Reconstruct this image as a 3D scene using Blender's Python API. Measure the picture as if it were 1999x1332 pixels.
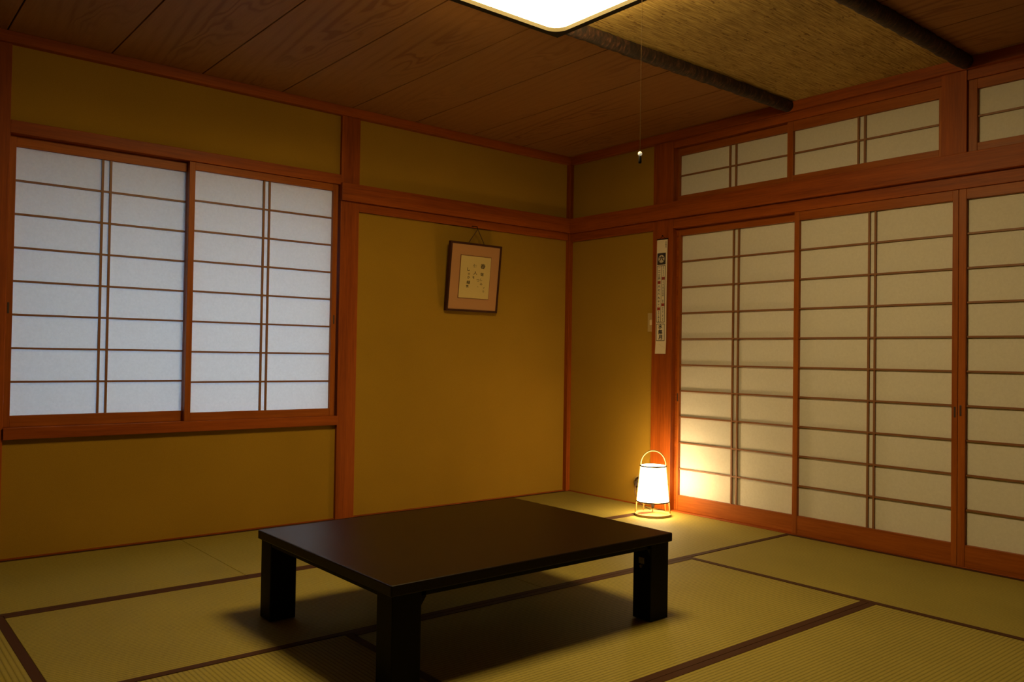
import bpy, bmesh, math, random
from mathutils import Vector, Matrix
random.seed(4)
scn = bpy.context.scene
for o in list(bpy.data.objects): bpy.data.objects.remove(o, do_unlink=True)
COL = scn.collection

# ------------------------------------------------------------------ camera
yaw, pit, rol = math.radians(39.594), math.radians(1.016), math.radians(0.889)
fw = Vector((math.sin(yaw)*math.cos(pit), math.cos(yaw)*math.cos(pit), math.sin(pit)))
rt = Vector((math.cos(yaw), -math.sin(yaw), 0)); up = rt.cross(fw)
r2 = rt*math.cos(rol) + up*math.sin(rol); u2 = -rt*math.sin(rol) + up*math.cos(rol)
cam = bpy.data.objects.new('camera', bpy.data.cameras.new('camera')); COL.objects.link(cam)
M = Matrix((r2, u2, -fw)).transposed().to_4x4(); M.translation = Vector((-4.1142, -4.3421, 0.9574))
cam.matrix_world = M
cam.data.sensor_fit = 'HORIZONTAL'; cam.data.sensor_width = 36.0
cam.data.lens = 1623.01/1999*36.0
cam.data.clip_start = 0.05
scn.camera = cam

# ------------------------------------------------------------------ world, exposure
CEIL_L = 31.5                     # radiance of the ceiling lamp's diffuser
LAMP_COL = (1.0, 0.72, 0.30)
LANT_L = 24.0
BULB_W = 5.0
LANT_COL = (1.0, 0.70, 0.33)
w = bpy.data.worlds.new('dusk_sky'); scn.world = w; w.use_nodes = True
bg = w.node_tree.nodes['Background']
bg.inputs[0].default_value = (0.46, 0.69, 1.0, 1); bg.inputs[1].default_value = 18.5
scn.view_settings.view_transform = 'Standard'; scn.view_settings.look = 'None'
scn.view_settings.gamma = 1.0; scn.view_settings.use_curve_mapping = False
scn.view_settings.exposure = 0.0
scn.cycles.use_denoising = True
scn.cycles.max_bounces = 8; scn.cycles.diffuse_bounces = 2; scn.cycles.glossy_bounces = 3
scn.cycles.transmission_bounces = 6; scn.cycles.sample_clamp_indirect = 4.0
scn.cycles.caustics_reflective = False; scn.cycles.caustics_refractive = False

# ------------------------------------------------------------------ node helpers
def newmat(name):
    m = bpy.data.materials.new(name); m.use_nodes = True
    nt = m.node_tree; b = nt.nodes['Principled BSDF']
    return m, nt, b
def N(nt, t, **kw):
    n = nt.nodes.new(t)
    for k, v in kw.items(): setattr(n, k, v)
    return n
def ramp(nt, fac, stops):
    r = N(nt, 'ShaderNodeValToRGB'); el = r.color_ramp.elements
    el[0].position, el[0].color = stops[0][0], (*stops[0][1], 1)
    el[1].position, el[1].color = stops[-1][0], (*stops[-1][1], 1)
    for p, c in stops[1:-1]:
        e = el.new(p); e.color = (*c, 1)
    nt.links.new(fac, r.inputs[0]); return r.outputs[0]
def mth(nt, op, a, b=None):
    n = N(nt, 'ShaderNodeMath', operation=op)
    for i, v in enumerate((a, b)):
        if v is None: continue
        if isinstance(v, (int, float)): n.inputs[i].default_value = v
        else: nt.links.new(v, n.inputs[i])
    return n.outputs[0]
def bump(nt, b, h, strength, dist):
    n = N(nt, 'ShaderNodeBump'); n.inputs['Strength'].default_value = strength; n.inputs['Distance'].default_value = dist
    nt.links.new(h, n.inputs['Height']); nt.links.new(n.outputs[0], b.inputs['Normal'])
def coords(nt, scale):
    tc = N(nt, 'ShaderNodeTexCoord'); mp = N(nt, 'ShaderNodeMapping'); mp.inputs['Scale'].default_value = scale
    nt.links.new(tc.outputs['Object'], mp.inputs['Vector']); return mp.outputs[0]
def noise(nt, vec, scale, detail=3, rough=.5):
    n = N(nt, 'ShaderNodeTexNoise'); n.inputs['Scale'].default_value = scale; n.inputs['Detail'].default_value = detail
    n.inputs['Roughness'].default_value = rough; nt.links.new(vec, n.inputs['Vector']); return n.outputs[0]

def flat(name, col, rough=.6, metal=0, spec=.5):
    m, nt, b = newmat(name); b.inputs['Base Color'].default_value = (*col, 1)
    b.inputs['Roughness'].default_value = rough; b.inputs['Metallic'].default_value = metal
    b.inputs['Specular IOR Level'].default_value = spec
    return m
def wood(name, c1, c2, axis, rough=.5, fine=60, spec=.22):
    m, nt, b = newmat(name)
    sc = [1.0, 1.0, 1.0]; sc['xyz'.index(axis)] = 0.045
    v = coords(nt, sc)
    n1 = noise(nt, v, 14, 4, .6); n2 = noise(nt, v, fine*2.2, 3, .7)
    f = mth(nt, 'ADD', mth(nt, 'MULTIPLY', n1, .65), mth(nt, 'MULTIPLY', n2, .35))
    c = ramp(nt, f, [(.35, c1), (.65, c2)])
    nt.links.new(c, b.inputs['Base Color'])
    b.inputs['Specular IOR Level'].default_value = spec
    rr = mth(nt, 'ADD', mth(nt, 'MULTIPLY', n1, .25), rough-.12); nt.links.new(rr, b.inputs['Roughness'])
    bump(nt, b, n2, .15, .001)
    return m
CW1, CW2 = (.20, .038, .0025), (.42, .095, .0075)
WX = wood('cedar_along_x', CW1, CW2, 'x'); WY = wood('cedar_along_y', CW1, CW2, 'y'); WZ = wood('cedar_along_z', CW1, CW2, 'z')
FR1, FR2 = (.24, .056, .005), (.44, .120, .014)
FX = wood('sash_along_x', FR1, FR2, 'x', .45); FY = wood('sash_along_y', FR1, FR2, 'y', .45); FZ = wood('sash_along_z', FR1, FR2, 'z', .45)
LAT = flat('lattice_cedar', (.25, .10, .035), .5)
PULLM = flat('finger_pull_dark', (.05, .02, .01), .5)

def plaster(name):
    m, nt, b = newmat(name); v = coords(nt, (1, 1, 1))
    n1 = noise(nt, v, 1.6, 3); n2 = noise(nt, v, 420, 2, .7)
    c = ramp(nt, mth(nt, 'ADD', mth(nt, 'MULTIPLY', n1, .5), mth(nt, 'MULTIPLY', n2, .5)), [(.3, (.335, .190, .018)), (.7, (.42, .244, .025))])
    nt.links.new(c, b.inputs['Base Color']); b.inputs['Roughness'].default_value = .95; b.inputs['Specular IOR Level'].default_value = .1
    bump(nt, b, n2, .35, .002); return m
PLA = plaster('juraku_plaster')

def paper_mat(name, tr):
    m, nt, b = newmat(name); nt.nodes.remove(b)
    v = coords(nt, (1, 1, 1)); n = noise(nt, v, 90, 4, .7)
    c = ramp(nt, n, [(.3, (.83, .80, .74)), (.7, (.90, .87, .81))])
    d = N(nt, 'ShaderNodeBsdfDiffuse'); t = N(nt, 'ShaderNodeBsdfTranslucent'); mx = N(nt, 'ShaderNodeMixShader')
    nt.links.new(c, d.inputs[0]); nt.links.new(c, t.inputs[0]); mx.inputs[0].default_value = tr
    nt.links.new(d.outputs[0], mx.inputs[1]); nt.links.new(t.outputs[0], mx.inputs[2])
    nt.links.new(mx.outputs[0], nt.nodes['Material Output'].inputs[0]); return m
PAP = paper_mat('door_paper', .12); PAW = paper_mat('window_paper', .25)

def tatami(name, axis):      # ribs run along `axis`
    m, nt, b = newmat(name)
    tc = N(nt, 'ShaderNodeTexCoord'); sp = N(nt, 'ShaderNodeSeparateXYZ'); nt.links.new(tc.outputs['Object'], sp.inputs[0])
    across, along = (sp.outputs['Y'], sp.outputs['X']) if axis == 'x' else (sp.outputs['X'], sp.outputs['Y'])
    sc = (1, 1, 1)
    v = coords(nt, (.35, 1, 1) if axis == 'y' else (1, .35, 1))
    n1 = noise(nt, coords(nt, (1, 1, 1)), 2.2, 3); n2 = noise(nt, v, 260, 3, .7)
    rib = mth(nt, 'ABSOLUTE', mth(nt, 'SINE', mth(nt, 'MULTIPLY', across, math.pi/.0150)))
    reed = mth(nt, 'SINE', mth(nt, 'MULTIPLY', along, 2*math.pi/.004))
    rib2 = mth(nt, 'POWER', rib, .5)
    f = mth(nt, 'ADD', mth(nt, 'ADD', mth(nt, 'MULTIPLY', rib2, .42), mth(nt, 'MULTIPLY', n2, .38)), mth(nt, 'MULTIPLY', n1, .25))
    c = ramp(nt, f, [(.25, (.125, .096, .015)), (.80, (.36, .292, .060))])
    nt.links.new(c, b.inputs['Base Color']); b.inputs['Roughness'].default_value = .7; b.inputs['Specular IOR Level'].default_value = .25
    h = mth(nt, 'ADD', mth(nt, 'MULTIPLY', rib2, 1.0), mth(nt, 'MULTIPLY', reed, .12))
    bump(nt, b, h, .5, .0012); return m
TX = tatami('tatami_along_x', 'x'); TY = tatami('tatami_along_y', 'y')
HERI = flat('border_cloth_dark_brown', (.060, .022, .009), .8, spec=.2)

def ceiling_wood(name, x_off, pitch):
    m, nt, b = newmat(name)
    tc = N(nt, 'ShaderNodeTexCoord'); sp = N(nt, 'ShaderNodeSeparateXYZ'); nt.links.new(tc.outputs['Object'], sp.inputs[0])
    q = mth(nt, 'DIVIDE', mth(nt, 'ADD', sp.outputs['X'], -x_off), pitch)
    idx = mth(nt, 'FLOOR', q); u = mth(nt, 'ADD', mth(nt, 'SUBTRACT', q, idx), -.5)
    wn = N(nt, 'ShaderNodeTexWhiteNoise', noise_dimensions='1D'); nt.links.new(idx, wn.inputs['W'])
    v = mth(nt, 'ADD', sp.outputs['Y'], mth(nt, 'MULTIPLY', wn.outputs[0], 7.0))
    cb = N(nt, 'ShaderNodeCombineXYZ'); nt.links.new(mth(nt, 'MULTIPLY', u, 1.3), cb.inputs[0]); nt.links.new(mth(nt, 'MULTIPLY', v, .9), cb.inputs[1]); nt.links.new(idx, cb.inputs[2])
    nd = noise(nt, cb.outputs[0], 2.4, 2, .5)
    uc = mth(nt, 'ADD', u, mth(nt, 'MULTIPLY', mth(nt, 'ADD', nd, -.5), .5))
    para = mth(nt, 'MULTIPLY', mth(nt, 'ABSOLUTE', uc), 13.0)
    ph = mth(nt, 'ADD', mth(nt, 'ADD', para, mth(nt, 'MULTIPLY', v, 3.2)), mth(nt, 'MULTIPLY', nd, 6.0))
    sn = mth(nt, 'POWER', mth(nt, 'ABSOLUTE', mth(nt, 'SINE', mth(nt, 'MULTIPLY', ph, 1.9))), 5)
    heart = N(nt, 'ShaderNodeMapRange'); heart.inputs[1].default_value = .40; heart.inputs[2].default_value = .05; nt.links.new(mth(nt, 'ABSOLUTE', uc), heart.inputs[0])
    patch = N(nt, 'ShaderNodeMapRange'); patch.inputs[1].default_value = .42; patch.inputs[2].default_value = .58
    cp = N(nt, 'ShaderNodeCombineXYZ'); nt.links.new(mth(nt, 'MULTIPLY', v, .8), cp.inputs[1]); nt.links.new(idx, cp.inputs[2]); nt.links.new(noise(nt, cp.outputs[0], 1.3, 1), patch.inputs[0])
    sn = mth(nt, 'MULTIPLY', sn, mth(nt, 'ADD', mth(nt, 'MULTIPLY', mth(nt, 'MULTIPLY', heart.outputs[0], patch.outputs[0]), .9), .18))
    fine = noise(nt, coords(nt, (1, .03, 1)), 160, 3, .7)
    f = mth(nt, 'ADD', mth(nt, 'MULTIPLY', sn, .42), mth(nt, 'ADD', mth(nt, 'MULTIPLY', fine, .45), mth(nt, 'MULTIPLY', wn.outputs[0], .08)))
    c = ramp(nt, f, [(.12, (.37, .170, .046)), (.60, (.225, .086, .020))])
    nt.links.new(c, b.inputs['Base Color']); b.inputs['Roughness'].default_value = .62; b.inputs['Specular IOR Level'].default_value = .3
    bump(nt, b, f, .1, .0006); return m
SEAM0, PITCH = -0.478, 0.4335
CWD = ceiling_wood('ceiling_cedar_board', SEAM0, PITCH)

def reed_mat():
    m, nt, b = newmat('woven_reed')
    v = coords(nt, (.05, 1, 1)); n1 = noise(nt, v, 130, 3, .8)
    v2 = coords(nt, (.28, 1, 1)); n2 = noise(nt, v2, 75, 2, .6)
    n3 = noise(nt, coords(nt, (1, 1, 1)), 3, 2)
    knots = mth(nt, 'GREATER_THAN', n2, .655)
    f = mth(nt, 'ADD', mth(nt, 'MULTIPLY', n1, .8), mth(nt, 'MULTIPLY', n3, .2))
    c = ramp(nt, f, [(.36, (.22, .125, .026)), (.62, (.62, .44, .135))])
    mx = N(nt, 'ShaderNodeMixRGB'); mx.inputs[2].default_value = (.12, .045, .012, 1)
    nt.links.new(mth(nt, 'MULTIPLY', knots, .7), mx.inputs[0]); nt.links.new(c, mx.inputs[1])
    nt.links.new(mx.outputs[0], b.inputs['Base Color']); b.inputs['Roughness'].default_value = .7; b.inputs['Specular IOR Level'].default_value = .3
    bump(nt, b, n1, .6, .002); return m
REED = reed_mat()
def bark_mat():
    m, nt, b = newmat('dark_bark_pole'); n = noise(nt, coords(nt, (1, .35, .35)), 75, 5, .7)
    c = ramp(nt, n, [(.42, (.012, .008, .006)), (.56, (.05, .022, .012)), (.68, (.16, .07, .04))])
    nt.links.new(c, b.inputs['Base Color']); b.inputs['Roughness'].default_value = .65
    bump(nt, b, n, .5, .003); return m
BARK = bark_mat()
def lacquer():
    m, nt, b = newmat('dark_lacquer_top'); n = noise(nt, coords(nt, (1, .12, 1)), 150, 4, .7)
    c = ramp(nt, n, [(.3, (.005, .002, .0006)), (.7, (.009, .0036, .0011))])
    nt.links.new(c, b.inputs['Base Color']); b.inputs['Roughness'].default_value = .34; b.inputs['Specular IOR Level'].default_value = .2
    bump(nt, b, n, .12, .0006); return m
LACQ = lacquer(); LEGM = flat('black_lacquer_leg', (.0045, .0035, .003), .5, spec=.12)
BRASS = flat('bracket_steel', (.30, .26, .18), .45, .9)
def emis(name, col, s, base=(.8, .8, .8)):
    m, nt, b = newmat(name); b.inputs['Base Color'].default_value = (*base, 1); b.inputs['Roughness'].default_value = .5
    b.inputs['Emission Color'].default_value = (*col, 1); b.inputs['Emission Strength'].default_value = s; return m

# ------------------------------------------------------------------ mesh helpers
class MB:
    """collects boxes, tubes, lathes; build() links ONE mesh object"""
    def __init__(s): s.bm = bmesh.new()
    def box(s, a, b, bev=0.0):
        lo = [min(a[i], b[i]) for i in range(3)]; hi = [max(a[i], b[i]) for i in range(3)]
        r = bmesh.ops.create_cube(s.bm, size=1.0); vs = r['verts']
        for v in vs:
            for i in range(3): v.co[i] = lo[i] if v.co[i] < 0 else hi[i]
        if bev > 0:
            es = list({e for v in vs for e in v.link_edges})
            bmesh.ops.bevel(s.bm, geom=es, offset=bev, segments=2, affect='EDGES', profile=.5)
        return s
    def tube(s, pts, r, n=10, closed=False, caps=True):
        pts = [Vector(p) for p in pts]; rings = []; K = len(pts)
        rr = r if isinstance(r, (list, tuple)) else [r]*K
        ref = None
        for i, p in enumerate(pts):
            if closed: t = pts[(i+1) % K] - pts[i-1]
            else: t = pts[min(i+1, K-1)] - pts[max(i-1, 0)]
            t.normalize()
            if ref is None:
                ref = Vector((0, 0, 1)) if abs(t.z) < .9 else Vector((1, 0, 0))
            a = (ref - t*ref.dot(t)).normalized(); ref = a; bb = t.cross(a)
            rings.append([s.bm.verts.new(p + (a*math.cos(2*math.pi*j/n) + bb*math.sin(2*math.pi*j/n))*rr[i]) for j in range(n)])
        for i in range(K if closed else K-1):
            A, B = rings[i], rings[(i+1) % K]
            for j in range(n): s.bm.faces.new((A[j], A[(j+1) % n], B[(j+1) % n], B[j]))
        if not closed and caps:
            s.bm.faces.new(rings[0][::-1]); s.bm.faces.new(rings[-1])
        return s
    def lathe(s, prof, c=(0, 0, 0), n=48, close=False):
        rings = [[s.bm.verts.new((c[0]+r*math.cos(2*math.pi*j/n), c[1]+r*math.sin(2*math.pi*j/n), c[2]+z)) for j in range(n)] for r, z in prof]
        K = len(rings)
        for i in range(K if close else K-1):
            A, B = rings[i], rings[(i+1) % K]
            for j in range(n): s.bm.faces.new((A[j], A[(j+1) % n], B[(j+1) % n], B[j]))
        return s
    def cap(s):
        bmesh.ops.holes_fill(s.bm, edges=s.bm.edges); return s
    def quad(s, pts):
        s.bm.faces.new([s.bm.verts.new(p) for p in pts]); return s
    def build(s, name, m, parent=None, origin=None, smooth=False):
        bmesh.ops.recalc_face_normals(s.bm, faces=s.bm.faces)
        if origin is not None: bmesh.ops.translate(s.bm, verts=s.bm.verts, vec=-Vector(origin))
        me = bpy.data.meshes.new(name); s.bm.to_mesh(me); s.bm.free()
        me.materials.append(m)
        if smooth:
            for p in me.polygons: p.use_smooth = True
        o = bpy.data.objects.new(name, me); COL.objects.link(o)
        if parent is not None: o.parent = parent
        elif origin is not None: o.location = origin
        return o
def tag(o, label, cat, group=None):
    o['label'] = label; o['category'] = cat
    if group: o['group'] = group
    return o
def thing(name, label, cat, loc, group=None, rot=None):
    o = bpy.data.objects.new(name, None); COL.objects.link(o); o.location = loc; o.empty_display_size = .1
    if rot: o.rotation_euler = rot
    return tag(o, label, cat, group)
def struct(o, label=None, cat=None):
    o['kind'] = 'structure'
    if label: o['label'] = label
    if cat: o['category'] = cat
    return o
def sroot(name, loc, label, cat):
    o = bpy.data.objects.new(name, None); COL.objects.link(o); o.location = loc; o.empty_display_size = .1
    return struct(o, label, cat)

# ------------------------------------------------------------------ ROOM SHELL
X0, Y0 = -5.6, -5.3            # far sides, behind the camera
ZC = 2.385
b = MB(); b.box((X0-.1, Y0-.1, -.16), (1.2, .12, -.055))
b.box((X0, Y0, -.055), (-4.5, 0.0, -.002)); b.box((-4.5, Y0, -.055), (0, -3.603, -.002))
b.box((0.0, Y0, -.055), (1.05, 0.0, -.01))
struct(b.build('floor', wood('floor_board', (.22, .10, .03), (.34, .18, .06), 'x')), 'wooden floor boards under and around the straw mats', 'floor')

b = MB()   # left (window) wall plaster, with the window opening left free
P0, P1 = .008, .10
b.box((-1.715, P0, 0), (0, P1, 1.79)); b.box((-1.715, P0, 1.94), (0, P1, 2.34))
b.box((-3.49, P0, 0), (-1.83, P1, .55)); b.box((-3.49, P0, 1.985), (-1.83, P1, 2.34))
b.box((X0, P0, 0), (-3.60, P1, 2.34)); b.box((X0-.1, .05, 2.34), (.1, P1, 2.50)); b.box((-1.82, .05, 0), (-1.72, P1, 2.4)); b.box((-3.6, .05, 0), (-3.49, P1, 2.4))
struct(b.build('wall_left', PLA), 'mustard plaster wall with the sliding paper window', 'wall')
b = MB()
b.box((P0, -.79, 0), (P1, 0, 1.78)); b.box((P0, -.79, 1.94), (P1, 0, 2.34))
b.box((P0, Y0, 0), (P1, -4.62, 2.34)); b.box((.05, Y0, 2.33), (P1, .1, 2.50)); b.box((.05, -.95, 0), (P1, -.79, 2.34))
struct(b.build('wall_right', PLA), 'mustard plaster wall with the paper sliding doors', 'wall')
b = MB(); b.box((X0-.1, Y0-.1, -.055), (1.2, Y0, 2.5)); DRK = plaster('low_bounce_plaster'); [e for e in DRK.node_tree.nodes if e.type == 'VALTORGB'][0].color_ramp.elements[0].color = (.07, .04, .01, 1); [e for e in DRK.node_tree.nodes if e.type == 'VALTORGB'][0].color_ramp.elements[1].color = (.09, .055, .015, 1)  # unseen back walls coloured dark brown to cut bounce light in the room
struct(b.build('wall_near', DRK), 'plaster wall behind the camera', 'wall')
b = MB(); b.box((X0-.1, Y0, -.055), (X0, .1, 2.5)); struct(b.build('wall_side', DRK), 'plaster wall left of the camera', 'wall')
b = MB(); b.box((1.05, Y0, -.055), (1.2, .12, 2.5)); b.box((P1, 0, -.055), (1.05, .12, 2.5))
struct(b.build('wall_corridor', PLA), 'plaster wall of the dark corridor behind the paper doors', 'wall')

YP1, YP2 = -1.775, -2.705        # bark poles
def boards(y0, y1):
    b = MB(); k = -3
    x = SEAM0 + PITCH*3
    while x > X0:
        a, c = max(x-PITCH+.0030, X0), min(x-.0030, .1)
        if c > a: b.box((a, y0, ZC), (c, y1, ZC+.012), .0012)
        x -= PITCH
    return b
struct(boards(YP1, P0).build('ceiling', CWD), 'cedar board ceiling by the window wall', 'ceiling')
struct(boards(Y0, YP2).build('ceiling', CWD), 'cedar board ceiling in the top right corner', 'ceiling')
b = MB(); b.box((X0, YP2, ZC), (.1, YP1, ZC+.012)); struct(b.build('ceiling', REED), 'woven reed ceiling band between the two dark poles', 'ceiling')
b = MB(); b.box((X0-.1, Y0-.1, ZC+.014), (1.2, .12, 2.52)); struct(b.build('ceiling', flat('roof_space', (.03, .015, .008), .9)), 'dark backing above the ceiling boards', 'ceiling')
for yy, lab in ((YP1, 'dark bark pole crossing the ceiling, ending above the transom, nearer the window wall'), (YP2, 'dark bark pole crossing the ceiling at the top right')):
    pts, rad = [], []
    for i in range(160):
        x = -.015 - i*.035
        if x < X0: break
        pts.append((x, yy + .003*math.sin(x*3.1), 2.363)); rad.append(.034 + .0015*math.sin(x*37) + .0012*math.sin(x*91+yy))
    struct(MB().tube(pts, rad, 20).build('trim_1', BARK, smooth=True), lab, 'ceiling pole')

def trim(n, a, c, m, label, bev=.002):
    return struct(MB().box(a, c, bev).build('trim_%d' % n, m, origin=((a[0]+c[0])/2, (a[1]+c[1])/2, min(a[2], c[2]))), label, 'wooden trim')
trim(2, (X0, -.034, 2.334), (0, .02, ZC), WX, 'cornice along the top of the window wall')
trim(3, (-.034, Y0, 2.330), (.02, -.034, ZC), WY, 'cornice along the top of the door wall')
trim(4, (-1.832, -.013, 0), (-1.713, .06, 2.334), WZ, 'broad wooden post right of the paper window')
trim(5, (-3.605, -.013, 0), (-3.489, .06, 2.334), WZ, 'wooden post at the left edge of the window')
trim(6, (-.027, -.027, 0), (.02, .02, 2.334), WZ, 'thin wooden post in the corner of the room')
trim(7, (-.013, -.955, 0), (.06, -.793, 2.33), WZ, 'wooden post carrying the narrow calendar')
trim(8, (-.016, -2.703, 1.93), (.06, -2.588, 2.338), WZ, 'short wooden post between the transom windows')
trim(9, (-.013, -4.62, 0), (.06, -4.50, 2.33), WZ, 'wooden post beyond the last paper door')
trim(10, (-1.836, -.036, 1.841), (0, .03, 1.943), WX, 'horizontal rail above the framed calligraphy')
trim(11, (-.036, -4.62, 1.838), (.03, -.036, 1.940), WY, 'horizontal rail above the paper doors')
trim(12, (-1.713, -.012, 1.789), (-.027, .03, 1.841), WX, 'lower moulding under the rail on the window wall')
trim(13, (-.012, -.793, 1.779), (.03, -.027, 1.838), WY, 'lower moulding left of the calendar post')
trim(14, (-3.489, -.012, 1.932), (-1.832, .03, 1.990), WX, 'head rail of the paper window')
trim(15, (-3.489, -.026, .544), (-1.832, .12, .597), WX, 'sill of the paper window')
trim(16, (-.008, -4.50, 1.776), (.10, -.955, 1.838), WY, 'head rail of the paper doors')
trim(17, (-.010, -4.50, 2.284), (.10, -.955, 2.331), WY, 'head rail of the transom windows')
trim(18, (0.0, -4.50, -.05), (.10, -.955, .006), WY, 'threshold of the paper doors')
trim(19, (-3.489, -.004, -.02), (-.027, .03, .006), WX, 'thin floor strip along the window wall', 0)
trim(20, (-.004, -.793, -.02), (.03, -.027, .006), WY, 'thin floor strip between corner and calendar post', 0)
# grooves and jambs behind the sashes
b = MB(); b.box((-3.489, .03, 1.932), (-1.832, .10, 1.985)); b.box((-3.489, .0, .597), (-3.486, .10, 1.932)); b.box((-1.843, .03, .597), (-1.832, .10, 1.932))
struct(b.build('trim_21', WX), 'inner lining around the paper window', 'wooden trim')
b = MB(); b.box((.03, -4.5, 1.93), (.10, -.955, 1.955)); b.box((0.0, -4.5, 1.928), (.03, -.955, 1.940)); b.box((.03, -.966, 0), (.10, -.955, 1.776)); b.box((-.008, -.930, 1.94), (.10, -.9, 2.284))
struct(b.build('trim_22', WY), 'lining around the doors and transom', 'wooden trim')

# ------------------------------------------------------------------ SLIDING PAPER SASHES
def PW(wall, s, d, z): return (s, d, z) if wall == 'L' else (d, s, z)
def sash(name, label, wall, s0, s1, z0, z1, p0, p1, q0, q1, d, rows, pair, pulls=(), cat='sliding paper door'):
    """s0..s1 outer extent along the wall, p0..p1 paper extent, z likewise (q = paper), d = depth of the front face"""
    lo, hi = min(s0, s1), max(s0, s1); pl, ph = min(p0, p1), max(p0, p1)
    org = Vector(PW(wall, (lo+hi)/2, d+.015, z0))
    root = sroot(name, org, label, cat)
    H = FX if wall == 'L' else FY
    D = .030
    def bx(mb, a0, a1, e0, e1, c0, c1, bev=.0015): mb.box(PW(wall, a0, e0, c0), PW(wall, a1, e1, c1), bev)
    mb = MB(); bx(mb, lo, pl, d, d+D, z0, z1); mb.build('stile', FZ, root, org)
    mb = MB(); bx(mb, ph, hi, d, d+D, z0, z1); mb.build('stile', FZ, root, org)
    mb = MB(); bx(mb, pl, ph, d+.0015, d+D-.002, z0, q0); mb.build('bottom_rail', H, root, org)
    mb = MB(); bx(mb, pl, ph, d+.0015, d+D-.002, q1, z1); mb.build('top_rail', H, root, org)
    mb = MB(); step = (q1-q0)/rows
    for k in range(1, rows): bx(mb, pl, ph, d+.010, d+.0195, q0+k*step-.0045, q0+k*step+.0045, 0)
    for s in pair: bx(mb, s-.005, s+.005, d+.009, d+.0193, q0, q1, 0)
    mb.build('lattice', LAT, root, org)
    mb = MB(); nx, nz = 2, 2
    mb.quad([PW(wall, pl, d+.020, q0), PW(wall, ph, d+.020, q0), PW(wall, ph, d+.020, q1), PW(wall, pl, d+.020, q1)])
    mb.build('paper', PAW if cat == 'paper window' else PAP, root, org)
    for s, z in pulls:
        mb = MB(); bx(mb, s-.006, s+.006, d-.0006, d+.004, z-.027, z+.027, .003); mb.build('finger_pull', PULLM, root, org)
    return root
WQ = (.640, 1.890)
sash('window_1', 'left sliding paper window panel, half behind the other panel', 'L', -3.486, -2.66, .597, 1.932, -3.456, -2.688, .648, 1.882, .034, 8, (-3.087, -3.051), [(-3.473, 1.14)], 'paper window')
sash('window_2', 'right sliding paper window panel, next to the broad post', 'L', -2.688, -1.843, .597, 1.932, -2.658, -1.874, .639, 1.892, .0, 8, (-2.284, -2.252), [(-1.857, 1.15)], 'paper window')
sash('door_1', 'leftmost tall paper sliding door, behind the glowing lantern', 'R', -.964, -1.832, .006, 1.776, -.982, -1.803, .100, 1.732, .033, 10, (-1.371, -1.407), [(-.972, .712)])
sash('door_2', 'middle tall paper sliding door between the two dark stiles', 'R', -1.800, -2.663, .006, 1.776, -1.830, -2.636, .107, 1.727, .0, 10, (-2.222, -2.255), [(-2.651, .724)])
sash('door_3', 'tall paper sliding door cut off by the right edge of the photo', 'R', -2.665, -3.530, .006, 1.776, -2.698, -3.500, .107, 1.727, .0, 10, (-3.08, -3.115), [(-2.677, .732)])
sash('door_4', 'paper sliding door furthest toward the viewer, out of the photo', 'R', -3.505, -4.500, .006, 1.776, -3.535, -4.47, .107, 1.727, .033, 10, (-3.98, -4.02))
sash('window_3', 'leftmost transom paper panel under the first ceiling pole', 'R', -.930, -1.775, 1.942, 2.284, -.966, -1.752, 1.986, 2.240, .033, 2, (-1.339, -1.382), (), 'transom window')
sash('window_4', 'transom paper panel just left of the short post', 'R', -1.751, -2.600, 1.940, 2.284, -1.787, -2.570, 1.982, 2.230, .0, 2, (-2.160, -2.195), (), 'transom window')
sash('window_5', 'transom paper panel at the right edge of the photo', 'R', -2.690, -3.560, 1.940, 2.284, -2.743, -3.525, 1.984, 2.238, .0, 2, (-3.12, -3.155), (), 'transom window')
sash('window_6', 'transom paper panel nearest the viewer, out of the photo', 'R', -3.540, -4.500, 1.942, 2.284, -3.57, -4.46, 1.984, 2.238, .033, 2, (-4.0, -4.035), (), 'transom window')

# added unseen to shape the window daylight: eave, wing wall, garden wall, ground
b = MB(); b.box((-7.0, .09, 1.95), (3.0, 1.50, 2.01)); struct(b.build('trim_23', flat('sky_block_eave', (.02, .015, .012), .9)), 'unseen eave added to keep sky light off the window top', 'eave')  # added overhang, blocks sky so the upper window paper stays darker
b = MB(); b.box((-3.80, .09, -.5), (-3.66, 1.5, 1.95)); struct(b.build('added_wing_wall', flat('sky_block_wing', (.02, .016, .012), .9)), 'unseen wing wall added outside to dim the left window panel', 'wall')  # added blocker, hides sky on the left so that panel is dimmer
b = MB(); b.box((-9, 2.6, -.5), (6, 2.7, 1.86)); struct(b.build('added_garden_wall', flat('sky_block_garden', (.02, .02, .02), .9)), 'unseen garden wall added to block low sky light', 'wall')  # added blocker, cuts low sky so the paper darkens toward its top
b = MB(); b.box((-9, .115, -.55), (6, 2.6, -.50)); struct(b.build('floor', flat('low_bounce_ground', (.015, .016, .012), .95)), 'unseen dark ground added outside below the sky', 'ground')  # added as horizon, near black so little skylight bounces onto the paper

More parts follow.
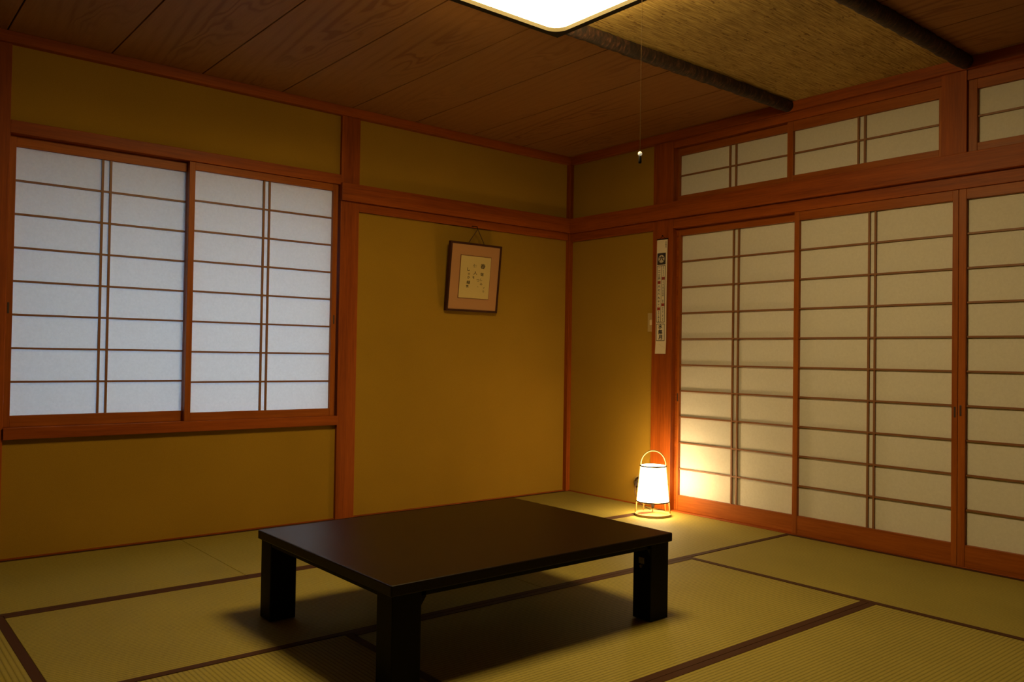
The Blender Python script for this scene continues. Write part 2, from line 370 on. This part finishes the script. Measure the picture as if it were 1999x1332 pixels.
# ------------------------------------------------------------------ TATAMI
def mat(x0, x1, y0, y1, axis, label):
    g = .0008; x0 += g; x1 -= g; y0 += g; y1 -= g
    c = ((x0+x1)/2, (y0+y1)/2, -.055)
    r = thing('tatami_mat', label, 'straw mat', c, 'tatami mats on the floor')
    MB().box((x0, y0, -.055), (x1, y1, 0), .002).build('mat_surface', TX if axis == 'x' else TY, r, c)
    hw = .030
    if axis == 'x':
        for a, e in ((y0, y0+hw), (y1-hw, y1)): MB().box((x0, a, -.03), (x1, e, .0012), .0005).build('border_cloth', HERI, r, c)
    else:
        for a, e in ((x0, x0+hw), (x1-hw, x1)): MB().box((a, y0, -.03), (e, y1, .0012), .0005).build('border_cloth', HERI, r, c)
mat(-.9, 0, -.9, 0, 'x', 'half-length straw mat in the room corner, beside the lantern')
mat(-2.7, -.9, -.9, 0, 'x', 'straw mat along the window wall behind the low table')
mat(-4.5, -2.7, -.9, 0, 'x', 'straw mat along the wall below the paper window, at the left edge')
mat(-1.8, 0, -1.8, -.9, 'x', 'straw mat in front of the lantern, running under the far right of the table')
mat(-3.6, -1.8, -1.8, -.9, 'x', 'straw mat left of the table under its far left leg')
mat(-4.5, -3.6, -2.7, -.9, 'y', 'straw mat sliver in the bottom left corner of the photo')
mat(-.9, 0, -3.6, -1.8, 'y', 'straw mat along the paper doors at the right')
mat(-2.7, -.9, -2.7, -1.8, 'x', 'straw mat under the near right leg of the low table')
mat(-3.6, -2.7, -3.6, -1.8, 'y', 'straw mat at the bottom edge under the nearest table leg')
mat(-2.7, -.9, -3.6, -2.7, 'x', 'straw mat in the bottom right corner of the photo')

# ------------------------------------------------------------------ LOW TABLE
tx0, tx1, ty0, ty1, tz = -2.888, -1.684, -2.352, -1.432, .313
tc_ = ((tx0+tx1)/2, (ty0+ty1)/2, 0.0016)
T = thing('low_table', 'low dark brown lacquered table standing on the straw mats', 'table', tc_)
MB().box((tx0, ty0, .281), (tx1, ty1, tz), .004).build('tabletop', LACQ, T, tc_)
b = MB(); i = .012; wd = .022
b.box((tx0+i, ty0+i, .266), (tx1-i, ty0+i+wd, .2815)); b.box((tx0+i, ty1-i-wd, .266), (tx1-i, ty1-i, .2815))
b.box((tx0+i, ty0+i+wd, .266), (tx0+i+wd, ty1-i-wd, .2815)); b.box((tx1-i-wd, ty0+i+wd, .266), (tx1-i, ty1-i-wd, .2815))
b.build('apron', LEGM, T, tc_)
lw, ld = .098, .085
for sx in (0, 1):
    for sy in (0, 1):
        ax = tx0+i-.002 if sx == 0 else tx1-i+.002; ay = ty0+i-.002 if sy == 0 else ty1-i+.002
        dx = lw if sx == 0 else -lw; dy = ld if sy == 0 else -ld
        b = MB(); b.box((ax, ay, .0016), (ax+dx, ay+dy, .2815), .003)
        # chamfered shoulder where the leg meets the apron
        sgn = 1 if dx > 0 else -1
        x_in = ax+dx
        v = [b.bm.verts.new(p) for p in ((x_in-.002*sgn, ay+.002, .2812), (x_in+.016*sgn, ay+.002, .2812), (x_in+.016*sgn, ay+.002, .262), (x_in-.002*sgn, ay+.002, .236),
             (x_in-.002*sgn, ay+dy*.8, .2812), (x_in+.016*sgn, ay+dy*.8, .2812), (x_in+.016*sgn, ay+dy*.8, .262), (x_in-.002*sgn, ay+dy*.8, .236))]
        for f in ((0, 1, 2, 3), (7, 6, 5, 4), (0, 4, 5, 1), (1, 5, 6, 2), (2, 6, 7, 3), (3, 7, 4, 0)): b.bm.faces.new([v[k] for k in f])
        L = b.build('leg', LEGM, T, tc_)
        bb = MB(); bb.box((x_in+.0005*sgn, ay+dy*.35, .205), (x_in+.004*sgn, ay+dy*.65, .228), .001)
        bb.tube([(x_in, ay+dy*.5, .196), (x_in+.007*sgn, ay+dy*.5, .196)], .006, 12)
        bb.build('folding_bracket', BRASS, L, tc_)

# ------------------------------------------------------------------ CEILING LAMP
lx, ly, hs = -2.178, -2.192, .330
lz = 2.252
lc = (lx, ly, lz)
CL = thing('ceiling_light', 'square white glowing ceiling light in a thin dark wooden frame', 'ceiling light', lc)
def rrect(h, r, n=8):
    out = []
    for cx, cy, a0 in ((h-r, h-r, 0), (-h+r, h-r, 90), (-h+r, -h+r, 180), (h-r, -h+r, 270)):
        for k in range(n+1):
            a = math.radians(a0+90*k/n); out.append((cx+r*math.cos(a), cy+r*math.sin(a)))
    return out
# frame: square outside, rounded opening inside
b = MB(); inner = rrect(hs-.028, .060); K = len(inner)
def outer_pt(p):
    m_ = max(abs(p[0]), abs(p[1])); return (p[0]/m_*hs, p[1]/m_*hs)
outer = []
for k, p in enumerate(inner):
    q = k % 9; s = ((1, 1), (-1, 1), (-1, -1), (1, -1))[k//9]
    outer.append((s[0]*hs, p[1]) if (q < 4) == (s[0]*s[1] > 0) and q != 4 else ((p[0], s[1]*hs) if q != 4 else (s[0]*hs, s[1]*hs)))
rg = []
for pts, z in ((inner, 0), (outer, 0), (outer, .026), (inner, .026)):
    rg.append([b.bm.verts.new((lx+p[0], ly+p[1], lz+z)) for p in pts])
for i_ in range(4):
    A, B = rg[i_], rg[(i_+1) % 4]
    for k in range(K): b.bm.faces.new((A[k], A[(k+1) % K], B[(k+1) % K], B[k]))
b.build('frame', flat('lamp_frame_dark_cedar', (.026, .020, .007), .6, spec=.1), CL, lc)
b = MB(); prof = rrect(hs-.029, .059); r0 = [b.bm.verts.new((lx+p[0], ly+p[1], lz+.020)) for p in prof]
r1 = [b.bm.verts.new((lx+p[0]*.985, ly+p[1]*.985, lz+.013)) for p in prof]; r3 = [b.bm.verts.new((lx+p[0], ly+p[1], lz+.105)) for p in prof]
b.bm.faces.new(r1)
for A, B in ((r1, r0), (r0, r3)):
    for k in range(K): b.bm.faces.new((A[k], A[(k+1) % K], B[(k+1) % K], B[k]))
b.bm.faces.new(r3[::-1])
b.build('diffuser', emis('lit_white_acrylic', LAMP_COL, CEIL_L), CL, lc)
b = MB(); b.box((lx-.2, ly-.2, lz+.105), (lx+.2, ly+.2, ZC), .004); b.build('mounting_plate', flat('white_steel', (.7, .7, .68), .5), CL, lc)
px, py = -1.962, -2.417
PC = MB(); PC.tube([(px, py, 1.668), (px, py, 1.9), (px, py, 2.262)], .0008, 6); PC.build('pull_cord', flat('cord_grey', (.05, .03, .012), .9, spec=0), CL, lc)
MB().lathe([(.0005, -.0075), (.004, -.0068), (.0068, -.003), (.0072, 0), (.0066, .0035), (.0035, .007), (.0005, .0078)], (px, py, 1.661), 16).cap().build('pull_bead', emis('luminous_bead', (1, .95, .7), .35, (.9, .85, .65)), CL, lc, smooth=True)
MB().lathe([(.0005, -.014), (.005, -.013), (.0058, -.008), (.0050, .008), (.0030, .013), (.0005, .013)], (px, py, 1.641), 16).cap().build('pull_weight', flat('black_plastic', (.004, .003, .003), .6, spec=.1), CL, lc, smooth=True)

# ------------------------------------------------------------------ FLOOR LANTERN
ax, ay = -.203, -.983
lo = (ax, ay, 0.0)
LN = thing('floor_lantern', 'glowing white paper floor lantern with round wooden hoop frame', 'lamp', lo)
RAT = flat('pale_bent_wood', (.55, .34, .12), .5)
def circ(r, z, n=48): return [(ax+r*math.cos(2*math.pi*k/n), ay+r*math.sin(2*math.pi*k/n), z) for k in range(n)]
b = MB(); b.lathe([(.1015, .0015), (.1095, .0015), (.1095, .0135), (.1015, .0135)], lo, 64, True); b.build('base_ring', RAT, LN, lo)
vd = Vector((ax+4.114, ay+4.342, 0)).normalized(); sd = Vector((vd.y, -vd.x, 0))
def SP(s, f, z): p = Vector((ax, ay, 0)) + sd*s + vd*f; return (p.x, p.y, z)
def rad_at(z): return .1055 - (.1055-.0765)*(z/.305)
pts = [SP(-rad_at(z), 0, z) for z in (.008, .08, .16, .24, .305)]
for k in range(1, 20):
    a = math.pi - math.pi*k/20; pts.append(SP(.0765*math.cos(a), 0, .305+.088*math.sin(a)))
pts += [SP(rad_at(z), 0, z) for z in (.305, .24, .16, .08, .008)]
MB().tube(pts, .0042, 10).build('handle_hoop', RAT, LN, lo, smooth=True)
MB().tube([SP(rad_at(z)*.75, rad_at(z)*.66, z) for z in (.010, .15, .305)], .0034, 8).build('back_strut', RAT, LN, lo, smooth=True)
MB().tube([SP(-rad_at(z)*.55, rad_at(z)*.83, z) for z in (.010, .15, .305)], .0034, 8).build('back_strut', RAT, LN, lo, smooth=True)
METR = flat('dark_rim_wire', (.015, .010, .007), .6, spec=.1)
MB().tube(circ(.0785, .300), .0044, 6, closed=True).build('top_rim', METR, LN, lo, smooth=True)
MB().tube(circ(.0990, .086), .0038, 6, closed=True).build('bottom_rim', flat('brown_rim', (.06, .025, .012), .6, spec=.1), LN, lo, smooth=True)
b = MB(); b.lathe([(.0958, .084), (.0742, .302), (.0730, .302), (.0946, .084)], lo, 64, True)
b.build('shade', emis('lit_shade_paper', LANT_COL, LANT_L, (.85, .8, .7)), LN, lo, smooth=True)
b = MB(); b.lathe([(.0005, .04), (.006, .042), (.009, .052), (.011, .070), (.014, .085), (.014, .12), (.0005, .12)], lo, 20).cap(); b.tube([SP(0, 0, .10), SP(-.05, .0, .092), SP(-.094, 0, .085)], .002, 6); b.tube([SP(0, 0, .10), SP(.05, .0, .092), SP(.094, 0, .085)], .002, 6)
b.build('bulb_socket', METR, LN, lo, smooth=True)
b = MB(); b.lathe([(.0005, .12), (.012, .122), (.013, .135), (.026, .16), (.030, .178), (.026, .198), (.013, .208), (.0005, .211)], lo, 24).cap()
b.build('bulb', emis('lit_bulb', LANT_COL, 60), LN, lo, smooth=True)
pl = bpy.data.lights.new('bulb_glow', 'POINT'); pl.energy = BULB_W; pl.color = LANT_COL; pl.shadow_soft_size = .028
po = bpy.data.objects.new('bulb_glow', pl); COL.objects.link(po); po.parent = LN; po.location = (0, 0, .172)
plugp = Vector((-.028, -.690, .140))
pts = []
P = [Vector(SP(0, .0, .05)), Vector(SP(.0, .06, .012)), Vector((-.10, -.88, .006)), Vector((-.06, -.80, .008)), Vector((-.045, -.73, .03)), Vector((-.05, -.70, .09)), plugp]
for i_ in range(len(P)-1):
    p0, p1, p2, p3 = P[max(i_-1, 0)], P[i_], P[i_+1], P[min(i_+2, len(P)-1)]
    for k in range(8):
        t = k/8; pts.append(.5*((2*p1)+(p2-p0)*t+(2*p0-5*p1+4*p2-p3)*t*t+(3*p1-p0-3*p2+p3)*t*t*t))
pts.append(P[-1])
CORD = flat('brown_flex', (.10, .05, .03), .5)
MB().tube(pts, .0028, 8).build('power_cord', CORD, LN, lo, smooth=True)
MB().box(plugp-Vector((.006, .011, .014)), plugp+Vector((.018, .011, .014)), .003).build('plug', flat('plug_dark', (.05, .035, .03), .4), LN, lo)

# wall socket: round plate with a shiny ring
so = Vector((P0, -.690, .140))
S = thing('wall_socket', 'round metal wall socket low on the wall, half hidden by the lantern', 'socket', so)
def disc_x(prof, n=40):     # lathe about the x axis, prof = (radius, outward)
    b = MB(); b.lathe([(r, z) for r, z in prof], (0, 0, 0), n).cap()
    for v in b.bm.verts: v.co = Vector((-v.co.z, v.co.x, v.co.y))
    return b
disc_x([(.050, 0), (.050, .003), (.046, .005), (.040, .005)]).build('back_plate', flat('plate_beige', (.42, .30, .12), .4), S)
disc_x([(.040, .003), (.040, .009), (.0345, .013), (.030, .010), (.028, .006)]).build('ring', flat('bronze_ring', (.16, .10, .06), .25, .9), S, smooth=True)
disc_x([(.027, .005), (.026, .0095), (.0005, .010)]).build('outlet_face', flat('outlet_dark', (.22, .17, .12), .35, .3), S)

# ------------------------------------------------------------------ LIGHT SWITCH
sw = Vector((P0, -.769, 1.127))
S = thing('light_switch', 'narrow beige light switch plate beside the calendar post', 'light switch', sw)
MB().box((P0-.007, -.791, 1.127), (P0, -.745, 1.247), .002).build('plate', flat('switch_plate', (.50, .36, .14), .4), S, sw)
MB().box((P0-.010, -.785, 1.170), (P0-.006, -.764, 1.204), .0015).build('rocker', flat('switch_rocker', (.85, .70, .42), .4), S, sw)

# ------------------------------------------------------------------ LETTERING
_gl = {}; GO = .012
def glyph(ch):
    """triangulated outline of one character, centred, unit height"""
    if ch in _gl: return _gl[ch]
    cu = bpy.data.curves.new('glyph', 'FONT'); cu.body = ch; cu.size = 1.0; cu.resolution_u = 3; cu.offset = GO
    ob = bpy.data.objects.new('glyph', cu); COL.objects.link(ob)
    bpy.context.view_layer.update()
    me = bpy.data.meshes.new_from_object(ob.evaluated_get(bpy.context.evaluated_depsgraph_get()))
    vs = [v.co.copy() for v in me.vertices]; fs = [tuple(p.vertices) for p in me.polygons]
    bpy.data.objects.remove(ob, do_unlink=True); bpy.data.curves.remove(cu); bpy.data.meshes.remove(me)
    if vs:
        x0, x1 = min(v.x for v in vs), max(v.x for v in vs); y0, y1 = min(v.y for v in vs), max(v.y for v in vs)
        k = max(x1-x0, y1-y0, .6)
        vs = [((v.x-(x0+x1)/2)/k, (v.y-(y0+y1)/2)/k) for v in vs]
    _gl[ch] = (vs, fs); return _gl[ch]
def put(b, ch, f, u, v, w_, h_, ang=0):
    """f maps (u, v) of the sheet to 3D"""
    vs, fs = glyph(ch); ca, sa = math.cos(ang), math.sin(ang)
    V = [b.bm.verts.new(f(u+(x*ca-y*sa)*w_, v+(x*sa+y*ca)*h_)) for x, y in vs]
    for q in fs:
        try: b.bm.faces.new([V[i_] for i_ in q])
        except ValueError: pass

# ------------------------------------------------------------------ FRAMED CALLIGRAPHY
fo = (-.886, -.003, 1.240); th = .103
FR = thing('framed_calligraphy', 'framed calligraphy in a dark wooden frame hanging tilted under the rail', 'picture', fo, rot=(th, 0, 0))
fwid, fhei, fd, mo = .412, .442, .028, .013
b = MB(); hw = fwid/2
for a, c in (((-hw, -fd, 0), (-hw+mo, 0, fhei)), ((hw-mo, -fd, 0), (hw, 0, fhei)), ((-hw+mo, -fd, 0), (hw-mo, 0, mo)), ((-hw+mo, -fd, fhei-mo), (hw-mo, 0, fhei))): b.box(a, c, .002)
b.build('moulding', wood('dark_rosewood', (.035, .010, .005), (.07, .022, .010), 'z'), FR)
MB().box((-hw+mo, -fd+.006, mo), (hw-mo, -fd+.010, fhei-mo)).build('mount_board', flat('brocade_tan', (.50, .25, .10), .8), FR)
MB().box((-hw+mo, -.005, mo), (hw-mo, -.001, fhei-mo)).build('backing', flat('backing_board', (.2, .12, .05), .8), FR)
q0, q1, z0_, z1_ = -.118, .122, .088, .358
MB().box((q0-.004, -fd+.004, z0_-.004), (q1+.004, -fd+.0059, z1_+.004)).build('inner_border', flat('thin_brown_line', (.20, .07, .03), .7), FR)
MB().box((q0, -fd+.002, z0_), (q1, -fd+.0039, z1_)).build('calligraphy_paper', flat('gold_flecked_paper', (.68, .52, .20), .7), FR)
INK = flat('brush_ink', (.05, .03, .015), .8)
chars = [('春', 640, 585, 62), ('信', 630, 682, 42), ('し', 622, 748, 30), ('み', 621, 803, 32), ('く', 655, 850, 24), ('り', 650, 893, 26),
         ('優', 545, 578, 46), ('人', 545, 665, 46), ('つ', 580, 757, 36), ('、', 580, 835, 22), ('を', 524, 718, 30),
         ('し', 464, 620, 42), ('の', 468, 676, 26), ('か', 465, 718, 34), ('緑', 463, 778, 44), ('夜', 450, 826, 34)]
for ch, cx_, cy_, sz in chars:
    b = MB()
    # bilinear from the sheet as seen (corners of the paper in the enlarged view)
    v_ = (cy_-(450 + (cx_-360)/370*30))/512; xl = 375-30*v_; u_ = (cx_-xl)/368
    put(b, ch, lambda u, v: (u, -fd+.0012, v), q0+(q1-q0)*u_, z1_-(z1_-z0_)*v_, sz/368*.24, sz/512*.27, random.uniform(-.12, .12))
    b.build('brush_character', INK, FR)
b = MB(); apex = (-.0, -.018, fhei+.092)
b.tube([(-.060, -.012, fhei-.01), (-.058, -.014, fhei+.004), apex, (.062, -.014, fhei+.004), (.064, -.012, fhei-.01)], .0028, 6)
b.build('hanging_string', flat('brown_string', (.07, .03, .015), .8), FR)
hk = thing('picture_hook', 'small dark hook under the rail holding the framed calligraphy', 'hook', (-.886, -.012, 1.79))
MB().tube([(0, .004, .006), (0, -.020, .004), (0, -.058, -.004), (0, -.064, -.022), (0, -.056, -.027)], .0028, 8).build('hook_bar', METR, hk, smooth=True)

# ------------------------------------------------------------------ CALENDAR STRIP
co = (-.0145, -.878, .985)
CA = thing('wall_calendar', 'long narrow paper calendar strip with Japanese dates hanging on the post', 'calendar', co)
cw, chh = .086, .728
NX = -.0165
def cs(u, v, d=0.0):      # u 0..1 left to right, v 0..1 top to bottom
    bow = .006*math.sin(math.pi*min(1, max(0, v))) + (.010*(v-.9)/.1 if v > .9 else 0)
    return (NX-.0006-d-bow*.5, -.876+.0435-u*cw+.003*v, .985+chh*(1-v))
b = MB(); R_ = 40
A = [[b.bm.verts.new(cs(u, k/R_)) for u in (0, .5, 1)] for k in range(R_+1)]
for k in range(R_):
    for j in range(2): b.bm.faces.new((A[k][j], A[k][j+1], A[k+1][j+1], A[k+1][j]))
geo = bmesh.ops.extrude_face_region(b.bm, geom=b.bm.faces[:])
for v in [g for g in geo['geom'] if isinstance(g, bmesh.types.BMVert)]: v.co.x += .0005
b.build('paper_strip', flat('calendar_paper', (.86, .74, .55), .7), CA, co)
NAVY = flat('calendar_ink_navy', (.03, .022, .03), .7); RED = flat('calendar_red', (.32, .03, .02), .7); CREAM = flat('calendar_roundel', (.62, .52, .36), .7)
def rect(b, u0, u1, v0, v1, d=.0004):
    n = max(1, int(abs(v1-v0)/.03))
    for k in range(n):
        a, c = v0+(v1-v0)*k/n, v0+(v1-v0)*(k+1)/n
        b.quad([cs(u0, a, d), cs(u1, a, d), cs(u1, c, d), cs(u0, c, d)])
b = MB(); rect(b, .06, .86, .119, .222)
def border(b, u0, u1, v0, v1, tu=.045, tv=.0055):
    rect(b, u0, u1, v0, v0+tv); rect(b, u0, u1, v1-tv, v1); rect(b, u0, u0+tu, v0+tv, v1-tv); rect(b, u1-tu, u1, v0+tv, v1-tv)
border(b, .06, .86, .229, .727); rect(b, .465, .50, .233, .723); border(b, .06, .86, .738, .888)
b.build('printed_frames', NAVY, CA, co)
b = MB(); vs = [b.bm.verts.new(cs(.46+.29*math.cos(2*math.pi*k/32), .1705+.29*cw/chh*math.sin(2*math.pi*k/32), .0007)) for k in range(32)]; b.bm.faces.new(vs)
b.build('roundel', CREAM, CA, co)
def V(crop, y): return (y-468)/224.0
def kan(bs, s, u, y, h_px, wmax=.30, d=.0010):
    """stack of characters s centred at (u, y px in the photograph)"""
    b = MB(); bs.append(b)
    v = (y-469.5)/222.5; h = h_px/222.5
    n = len(s)
    for k, ch in enumerate(s):
        vv = v + (k-(n-1)/2)*h/n
        put(b, ch, lambda a, c: cs(a, c, d), u, vv, min(wmax, h/n*chh/cw*1.05), -h/n*.92)
bs = []; GO = .035; _gl.clear()
kan(bs, '六', .46, 506.8, 12.5, .46, .0011)
left = [('一', 524.6), ('二', 531.8), ('三', 539.4), ('四', 546), ('六', 561), ('七', 568), ('八', 575.2), ('九', 583.2), ('十', 590), ('十一', 597.8), ('十三', 612), ('十四', 620.3), ('十五', 627.6)]
for s, y in left: kan(bs, s, .28, y, 5.6 if len(s) == 1 else 6.6, .22)
right = [('十六', 524), ('十七', 531.8), ('十八', 538.6), ('二十', 552.8), ('廿一', 559.6), ('廿二', 565.7), ('廿三', 571.7), ('廿四', 577.7), ('廿五', 590), ('廿七', 604.2), ('廿八', 611.3), ('廿九', 618.8), ('三十', 625.8)]
for s, y in right: kan(bs, s, .67, y, 6.2, .22)
kan(bs, '水無月', .46, 649.6, 31, .60)
kan(bs, '水無月', .86, 480, 14, .09)
for b in bs: b.build('printed_date', NAVY, CA, co)
for u, y in ((.28, 553.2), (.28, 604.6), (.67, 545.7), (.67, 597)): b = MB(); v = (y-469.5)/222.5; rect(b, u-.14, u+.14, v-.0125, v+.0125, .0009); b.build('red_square', RED, CA, co)
b = MB()
for k in range(7):
    u = .3+.09*k+random.uniform(-.03, .03); v = .915+.012*k*.5+random.uniform(-.004, .004); rect(b, u, u+.07, v, v+.0012, .0006)
b.build('faint_sketch', flat('faint_pencil', (.40, .32, .20), .8), CA, co)
MB().tube([(NX-.002, -.832, 1.714), (NX-.002, -.923, 1.714)], .0035, 8).build('top_rod', LEGM, CA, co)
MB().tube([(NX-.002, -.850, 1.716), (-.017, -.878, 1.735), (NX-.002, -.905, 1.716)], .0011, 5).build('thread', LEGM, CA, co)
nl = thing('nail', 'small nail in the post above the calendar', 'nail', (-.013, -.878, 1.737))
MB().tube([(.006, 0, 0), (-.007, 0, 0)], .0016, 8).tube([(-.007, 0, 0), (-.0085, 0, 0)], .0038, 10).build('nail_shaft', METR, nl)
